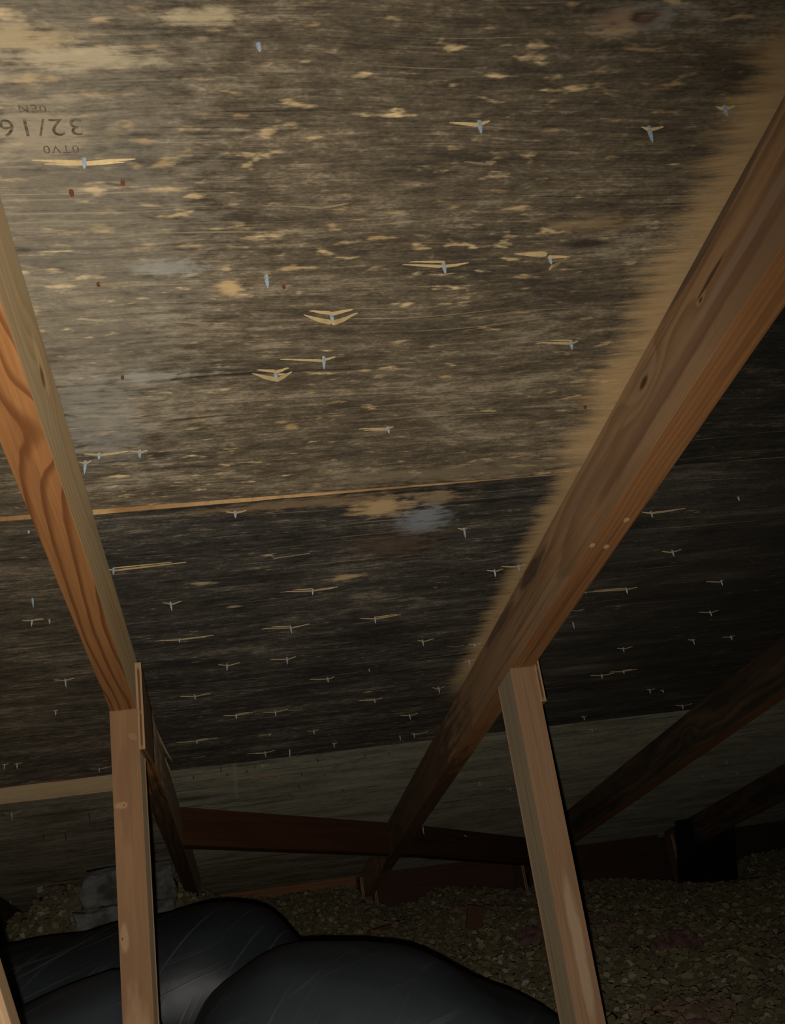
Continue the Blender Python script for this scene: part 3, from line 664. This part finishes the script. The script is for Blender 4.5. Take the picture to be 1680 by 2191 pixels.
# an added black sheet standing in for the deep shade at the right
bm = prism_bm([(1.60, deck_z(3.93)-0.004), (1.83, deck_z(3.93)-0.004), (1.80, 0.16), (1.57, 0.16)], 'y', 3.905, 3.915)
bf = mesh_obj('shade_sheet', bm, [mat_flat('shade_black', (0.012, 0.010, 0.009), 0.9, 0.1)]);
# keep its origin at its foot
off = Vector((1.69, 3.91, 0.16)); 
for v in bf.data.vertices: v.co -= off
bf.location = off
tag(bf, 'added black sheet standing in for deep shade in the far right corner of the eave', 'added sheet')
# leaning board in the lower left corner
w_brace = mat_wood('pale_board', 41, (0.55, 0.36, 0.20), (0.42, 0.25, 0.13), 160, (0.1, 0.05), 0.01, contrast=0.5)
pa, pb = Vector((-0.239, 1.205, CAM_Z-0.226)), Vector((-0.247, 1.2, CAM_Z-0.196))
d = Vector((-0.27, 0, 1)).normalized()
z0 = 0.012; foot = pa+d*((z0-pa.z)/d.z); zt = deck_z(1.25)-0.02; head = pa+d*((zt-pa.z)/d.z)
M = Matrix.Translation(foot) @ Matrix(((d.z, d.x, 0, 0), (0, 0, 1, 0), (-d.x, d.z, 0, 0), (0, 0, 0, 1)))
Ld = (head-foot).length
bz = mesh_obj('brace', box_bm(-D, 0, 0, Ld, 0, T, 0.0015), w_brace); bz.matrix_world = M
tag(bz, 'pale board leaning in the lower left corner in front of the black bags', 'board')

# ------------------------------------------------------------------ black plastic bags
def mat_plastic(name, seed, c, rough=0.30):
    g = G(name); o = seed*4.1
    w = g.noise(g.scaled(3, 3, 3, (o, 0, 0)), 2)
    soft = g.noise(g.scaled(6, 7, 9, (o, 2, 0)), 2, 0.4, 0.6)
    lines = None
    for ang, ku, kv, sd in ((0.62, 2.4, 70, 1), (1.05, 2.8, 95, 2), (0.35, 2.2, 105, 4)):   # straight drag creases
        c_, s_ = math.cos(ang), math.sin(ang)
        u = g.add(g.mul(g.x, c_), g.mul(g.z, s_)); v = g.add(g.mul(g.x, -s_), g.mul(g.z, c_), g.mul(g.y, 0.35), g.mul(soft, 0.02))
        l = g.noise(g.vec(g.mul(u, ku), g.mul(v, kv), sd*7.3+o), 1, 0.4)
        l = g.mul(g.step(l, 0.60, 0.76), g.step(g.noise(g.scaled(4, 4, 4, (o+sd*3, sd, 0)), 1), 0.40, 0.62))
        lines = l if lines is None else g.math('MAXIMUM', lines, l)
    h = g.add(g.mul(lines, 0.30), g.mul(soft, 1.3), g.mul(w, 1.6))
    col = g.mix(g.mul(lines, 0.42), c, (0.15, 0.15, 0.145))
    n = g.t.nodes.new('ShaderNodeBump'); g.put(n.inputs['Height'], h); n.inputs['Strength'].default_value = 0.35; n.inputs['Distance'].default_value = 0.008
    g.t.links.new(n.outputs[0], g.b.inputs['Normal'])
    return g.done(col, rough, 0.5)
def bag(label, prof, yc, hw, base, m, seed, lean=0.0, nx=110, na=72):
    """a slumped bag: prof lists (x, top z); every cross-section in y is a fat rounded heap"""
    xs = [p[0] for p in prof]; zs = [p[1] for p in prof]
    X0, X1 = xs[0], xs[-1]; bm = bmesh.new(); rings = []
    cx = (X0+X1)/2
    for i in range(nx+1):
        u = i/nx; x = X0+(X1-X0)*(0.5-0.5*math.cos(math.pi*u))
        top = float(np.interp(x, xs, zs)); top = (top+float(np.interp(min(X1, x+0.02), xs, zs))+float(np.interp(max(X0, x-0.02), xs, zs)))/3
        e = min(1.0, (x-X0)/(0.35*(X1-X0)+1e-6), (X1-x)/(0.35*(X1-X0)+1e-6)); e = math.sqrt(max(0.0, 1-(1-e)**2))
        w = hw*(0.25+0.75*e); mid = base+(top-base)*0.42; hh = top-mid
        ring = []
        for j in range(na):
            a = 2*math.pi*j/na; c, s = math.cos(a), math.sin(a)
            y = yc+lean*(x-cx)+w*math.copysign(abs(c)**0.80, c)
            z = mid+(hh if s > 0 else mid-base)*math.copysign(abs(s)**0.86, s)
            k = 0.35+0.65*e
            q = Vector((x*1.0+seed, y, z))
            dz = noise.noise(q*7.0)*0.014+noise.noise(Vector((q.x*5, q.y*14, q.z*10)))*0.007+noise.noise(Vector((q.x*16+q.y*6, q.y*6, q.z*14)))*0.003
            f = 1 if s > -0.3 else 0.3
            y += c*dz*f*k; z += s*dz*f*k*(0.6 if s > 0.8 else 1.0)
            ring.append(bm.verts.new((x-cx, y-yc, z-base)))
        rings.append(ring)
    for a, b in zip(rings[:-1], rings[1:]):
        for j in range(na): bm.faces.new((a[j], b[j], b[(j+1) % na], a[(j+1) % na]))
    bm.faces.new(rings[0]); bm.faces.new(rings[-1][::-1])
    bmesh.ops.recalc_face_normals(bm, faces=bm.faces[:])
    o = mesh_obj('plastic_bag', bm, m, smooth=True); o.location = (cx, yc, base)
    return tag(o, label, 'bag', 'black plastic bags on the insulation')
GZ = CAM_Z-0.575
PB1 = mat_plastic('black_plastic', 1, (0.050, 0.057, 0.066), 0.43); PB2 = mat_plastic('black_plastic_dull', 2, (0.027, 0.031, 0.036), 0.47)
bag('full black plastic bag humped up between the two posts', [(-0.135, CAM_Z-0.53), (-0.118, CAM_Z-0.455), (-0.10, CAM_Z-0.415), (-0.066, CAM_Z-0.373), (0.0, CAM_Z-0.338), (0.033, CAM_Z-0.320), (0.089, CAM_Z-0.315), (0.169, CAM_Z-0.324), (0.281, CAM_Z-0.346), (0.336, CAM_Z-0.374), (0.421, CAM_Z-0.429), (0.53, CAM_Z-0.494), (0.57, CAM_Z-0.53)], 1.95, 0.235, GZ, PB1, 3.0)
bag('wide black plastic bag lying behind the left post, farthest back', [(-1.02, CAM_Z-0.45), (-0.95, CAM_Z-0.36), (-0.8, CAM_Z-0.33), (-0.502, CAM_Z-0.319), (-0.361, CAM_Z-0.311), (-0.187, CAM_Z-0.295), (-0.089, CAM_Z-0.285), (-0.029, CAM_Z-0.286), (0.04, CAM_Z-0.302), (0.077, CAM_Z-0.331), (0.111, CAM_Z-0.375), (0.145, CAM_Z-0.43), (0.16, CAM_Z-0.50)], 2.45, 0.24, GZ, PB2, 9.0)
bag('black plastic bag low at the left, in front of the wide one', [(-0.80, CAM_Z-0.56), (-0.60, CAM_Z-0.46), (-0.45, CAM_Z-0.385), (-0.364, CAM_Z-0.343), (-0.284, CAM_Z-0.322), (-0.206, CAM_Z-0.308), (-0.175, CAM_Z-0.325), (-0.150, CAM_Z-0.38), (-0.138, CAM_Z-0.47)], 1.92, 0.20, GZ, PB1, 17.0)

# ------------------------------------------------------------------ loose insulation
def ins_z(x, y):
    f = min(1, max(0, (y-3.0)/1.15)); f = f*f*(3-2*f)
    far = float(np.interp(x, [-0.9, -0.45, -0.12, 0.074, 0.40, 0.54, 0.77, 1.01, 1.2, 1.42, 1.69, 1.89, 2.02, 2.3, 3.0], [-.33, -.36, -.44, -.485, -.505, -.585, -.54, -.592, -.59, -.587, -.65, -.632, -.59, -.555, -.50]))
    near = -0.575
    z = near*(1-f)+far*f
    if x < 0.0:                                              # heaped up to the deck beside the left rafter
        g = min(1, max(0, (y-2.75)/0.7)); g = g*g*(3-2*g); k = min(1, max(0, -x/0.2))*min(1, max(0, (x+0.74)/0.16))
        z = max(z, -0.575+(0.295)*g*k)
    z += 0.10*max(0, min(1, (x-1.35)/0.7))*max(0, 1-abs(y-3.25)/0.9)
    z += noise.noise(Vector((x*4, y*4, 0)))*0.022+noise.noise(Vector((x*13, y*13, 5)))*0.010
    return min(CAM_Z+z, deck_z(y)-0.015)
def mat_insulation():
    g = G('loose_fill_fibre')
    geo = g.t.nodes.new('ShaderNodeNewGeometry')
    r = geo.outputs['Random Per Island']
    col = g.ramp(r, [(0.0, (0.095, 0.078, 0.045)), (0.45, (0.145, 0.12, 0.07)), (0.8, (0.185, 0.155, 0.086)), (0.93, (0.27, 0.23, 0.11)), (1.0, (0.33, 0.30, 0.22))])
    pk = g.noise(g.scaled(3.4, 3.4, 3.4, (4, 8, 1)), 2)
    col = g.mix(g.mul(g.step(g.add(pk, g.mul(g.math('SUBTRACT', r, 0.5), 0.16)), 0.56, 0.74), 0.5), col, (0.20, 0.105, 0.09))
    g.bump(g.noise(g.scaled(300, 300, 300), 2), 0.5, 0.002)
    return g.done(col, 0.95, 0.05, diff=0.8)
M_INS = mat_insulation()
def insulation():
    nr = np.random.default_rng(5)
    V, Fc = [], []
    xs = np.arange(-2.4, 3.5, 0.05); ys = np.arange(-1.2, 4.24, 0.05)
    for y in ys:
        for x in xs: V.append((x, y, ins_z(x, y)-0.012))
    nxs = len(xs); nV = len(V)
    quads = [(j*nxs+i, j*nxs+i+1, (j+1)*nxs+i+1, (j+1)*nxs+i) for j in range(len(ys)-1) for i in range(nxs-1)]
    # small tufts: squashed, jittered icosahedra
    t = (1+5**.5)/2
    ico = np.array([(-1, t, 0), (1, t, 0), (-1, -t, 0), (1, -t, 0), (0, -1, t), (0, 1, t), (0, -1, -t), (0, 1, -t), (t, 0, -1), (t, 0, 1), (-t, 0, -1), (-t, 0, 1)])/1.9
    tri = np.array([(0, 11, 5), (0, 5, 1), (0, 1, 7), (0, 7, 10), (0, 10, 11), (1, 5, 9), (5, 11, 4), (11, 10, 2), (10, 7, 6), (7, 1, 8), (3, 9, 4), (3, 4, 2), (3, 2, 6), (3, 6, 8), (3, 8, 9), (4, 9, 5), (2, 4, 11), (6, 2, 10), (8, 6, 7), (9, 8, 1)])
    pts = []
    while len(pts) < 66000:
        y = 1.0+3.22*nr.random()**0.9
        x = nr.uniform(-0.36*y, 0.62*y)
        if x < -1.1 or x > 2.9: continue
        pts.append((x, y))
    vv = [np.array(V)]; tt = []; base = nV
    for x, y in pts:
        s = 0.0032+0.0085*nr.random()**2.5
        jit = ico*(1+nr.uniform(-.55, .55, (12, 1)))*s*np.array([1.0, 1.0, 0.75])
        a = nr.uniform(0, 6.28); c, sn = math.cos(a), math.sin(a)
        jit = jit @ np.array([[c, sn, 0], [-sn, c, 0], [0, 0, 1]])
        z = ins_z(x, y)-0.010+s*nr.uniform(0.2, 0.9)
        vv.append(jit+np.array([x, y, min(z, deck_z(y)-0.03)])); tt.append(tri+base); base += 12
    VV = np.vstack(vv); TT = np.vstack(tt)
    me = bpy.data.meshes.new('loose_insulation')
    nl = len(quads)*4+len(TT)*3
    me.vertices.add(len(VV)); me.vertices.foreach_set('co', VV.astype(np.float32).ravel())
    me.loops.add(nl); me.loops.foreach_set('vertex_index', np.concatenate([np.array(quads).ravel(), TT.ravel()]).astype(np.int32))
    np_ = len(quads)+len(TT); me.polygons.add(np_)
    starts = np.concatenate([np.arange(len(quads))*4, len(quads)*4+np.arange(len(TT))*3]).astype(np.int32)
    me.polygons.foreach_set('loop_start', starts)
    me.update(calc_edges=True); me.validate()
    me.materials.append(M_INS)
    o = link(bpy.data.objects.new('loose_insulation', me))
    tag(o, 'loose grey and yellowish blown-in insulation covering the attic floor', 'insulation', kind='stuff')
insulation()
def tuft_bm(r, seed):
    """a wad of fibre: many small ragged lumps heaped into one soft mound"""
    rr = random.Random(seed); out = bmesh.new()
    for i in range(110):
        a = rr.uniform(0, 6.283); q = r*math.sqrt(rr.random()); hgt = r*0.62*math.sqrt(max(0, 1-(q/r)**2))
        s = r*rr.uniform(0.10, 0.24)
        res = bmesh.ops.create_icosphere(out, subdivisions=1, radius=s)
        c = Vector((q*math.cos(a), q*math.sin(a), hgt*rr.uniform(0.55, 1.0)))
        for v in res['verts']: v.co = v.co*rr.uniform(0.6, 1.4)+c
    return out
M_PINK = mat_flat('pink_fibre', (0.205, 0.115, 0.098), 0.95, 0.05, 0, 0.6, (45, 45, 45))
for (x, y, r, lab) in ((0.826, 3.14, 0.060, 'pink tuft of insulation just left of the right post'), (1.085, 2.77, 0.060, 'dull pink tuft of insulation right of the right post, level with its knot'),
                       (0.823, 2.06, 0.030, 'small pink tuft of insulation near the bottom edge, right of the right post'), (1.13, 2.16, 0.055, 'reddish tuft of insulation near the lower right corner')):
    o = mesh_obj('insulation_tuft', tuft_bm(r, int(x*1000)), M_PINK); o.location = (x, y, ins_z(x, y)-r*0.12)
    tag(o, lab, 'insulation', 'pink insulation tufts')
# grey batt end stuffed between deck and loose fill
M_BATT = mat_flat('grey_batt', (0.22, 0.21, 0.19), 0.95, 0.05, 0, 0.65, (26, 26, 40))
def batt(name, x0, x1, y, z0, z1, label, seed):
    bm = box_bm(-(x1-x0)/2, (x1-x0)/2, -0.06, 0.06, 0, z1-z0)
    bmesh.ops.subdivide_edges(bm, edges=bm.edges[:], cuts=9, use_grid_fill=True)
    for v in bm.verts:
        q = v.co*16+Vector((seed, 0, 0)); v.co += Vector((noise.noise(q), noise.noise(q+Vector((9, 0, 0))), noise.noise(q+Vector((0, 9, 0)))))*0.012+v.co*0.25*noise.noise(q*2.7)*0.3
    o = mesh_obj(name, bm, M_BATT, smooth=True); o.location = ((x0+x1)/2, y, z0)
    return tag(o, label, 'insulation', 'grey batt pieces')
batt('insulation_batt', -0.425, -0.185, 3.24, CAM_Z-0.335, CAM_Z-0.248, 'pale grey insulation batt stuffed under the deck behind the left post, upper piece', 2)
batt('insulation_batt', -0.44, -0.185, 3.16, CAM_Z-0.425, CAM_Z-0.338, 'pale grey insulation batt just above the wide black bag, lower piece', 6)
# scraps on the insulation
w_scrap = mat_wood('scrap', 44, (0.16, 0.075, 0.04), (0.09, 0.04, 0.02), 150)
for (x, y, sx, sy, sz, rz, lab) in ((0.692, 3.42, 0.055, 0.012, 0.075, 0.3, 'dark scrap of wood stuck upright in the insulation, left of the right post'),
                                    (0.407, 3.45, 0.015, 0.10, 0.012, -0.9, 'thin reddish stick lying on the insulation behind the humped bag')):
    o = mesh_obj('wood_scrap', box_bm(-sx/2, sx/2, -sy/2, sy/2, 0, sz, 0.002), w_scrap); o.location = (x, y, ins_z(x, y)-0.006); o.rotation_euler = (0.0, 0.25 if sz > 0.03 else 0, rz)
    tag(o, lab, 'wood scrap')
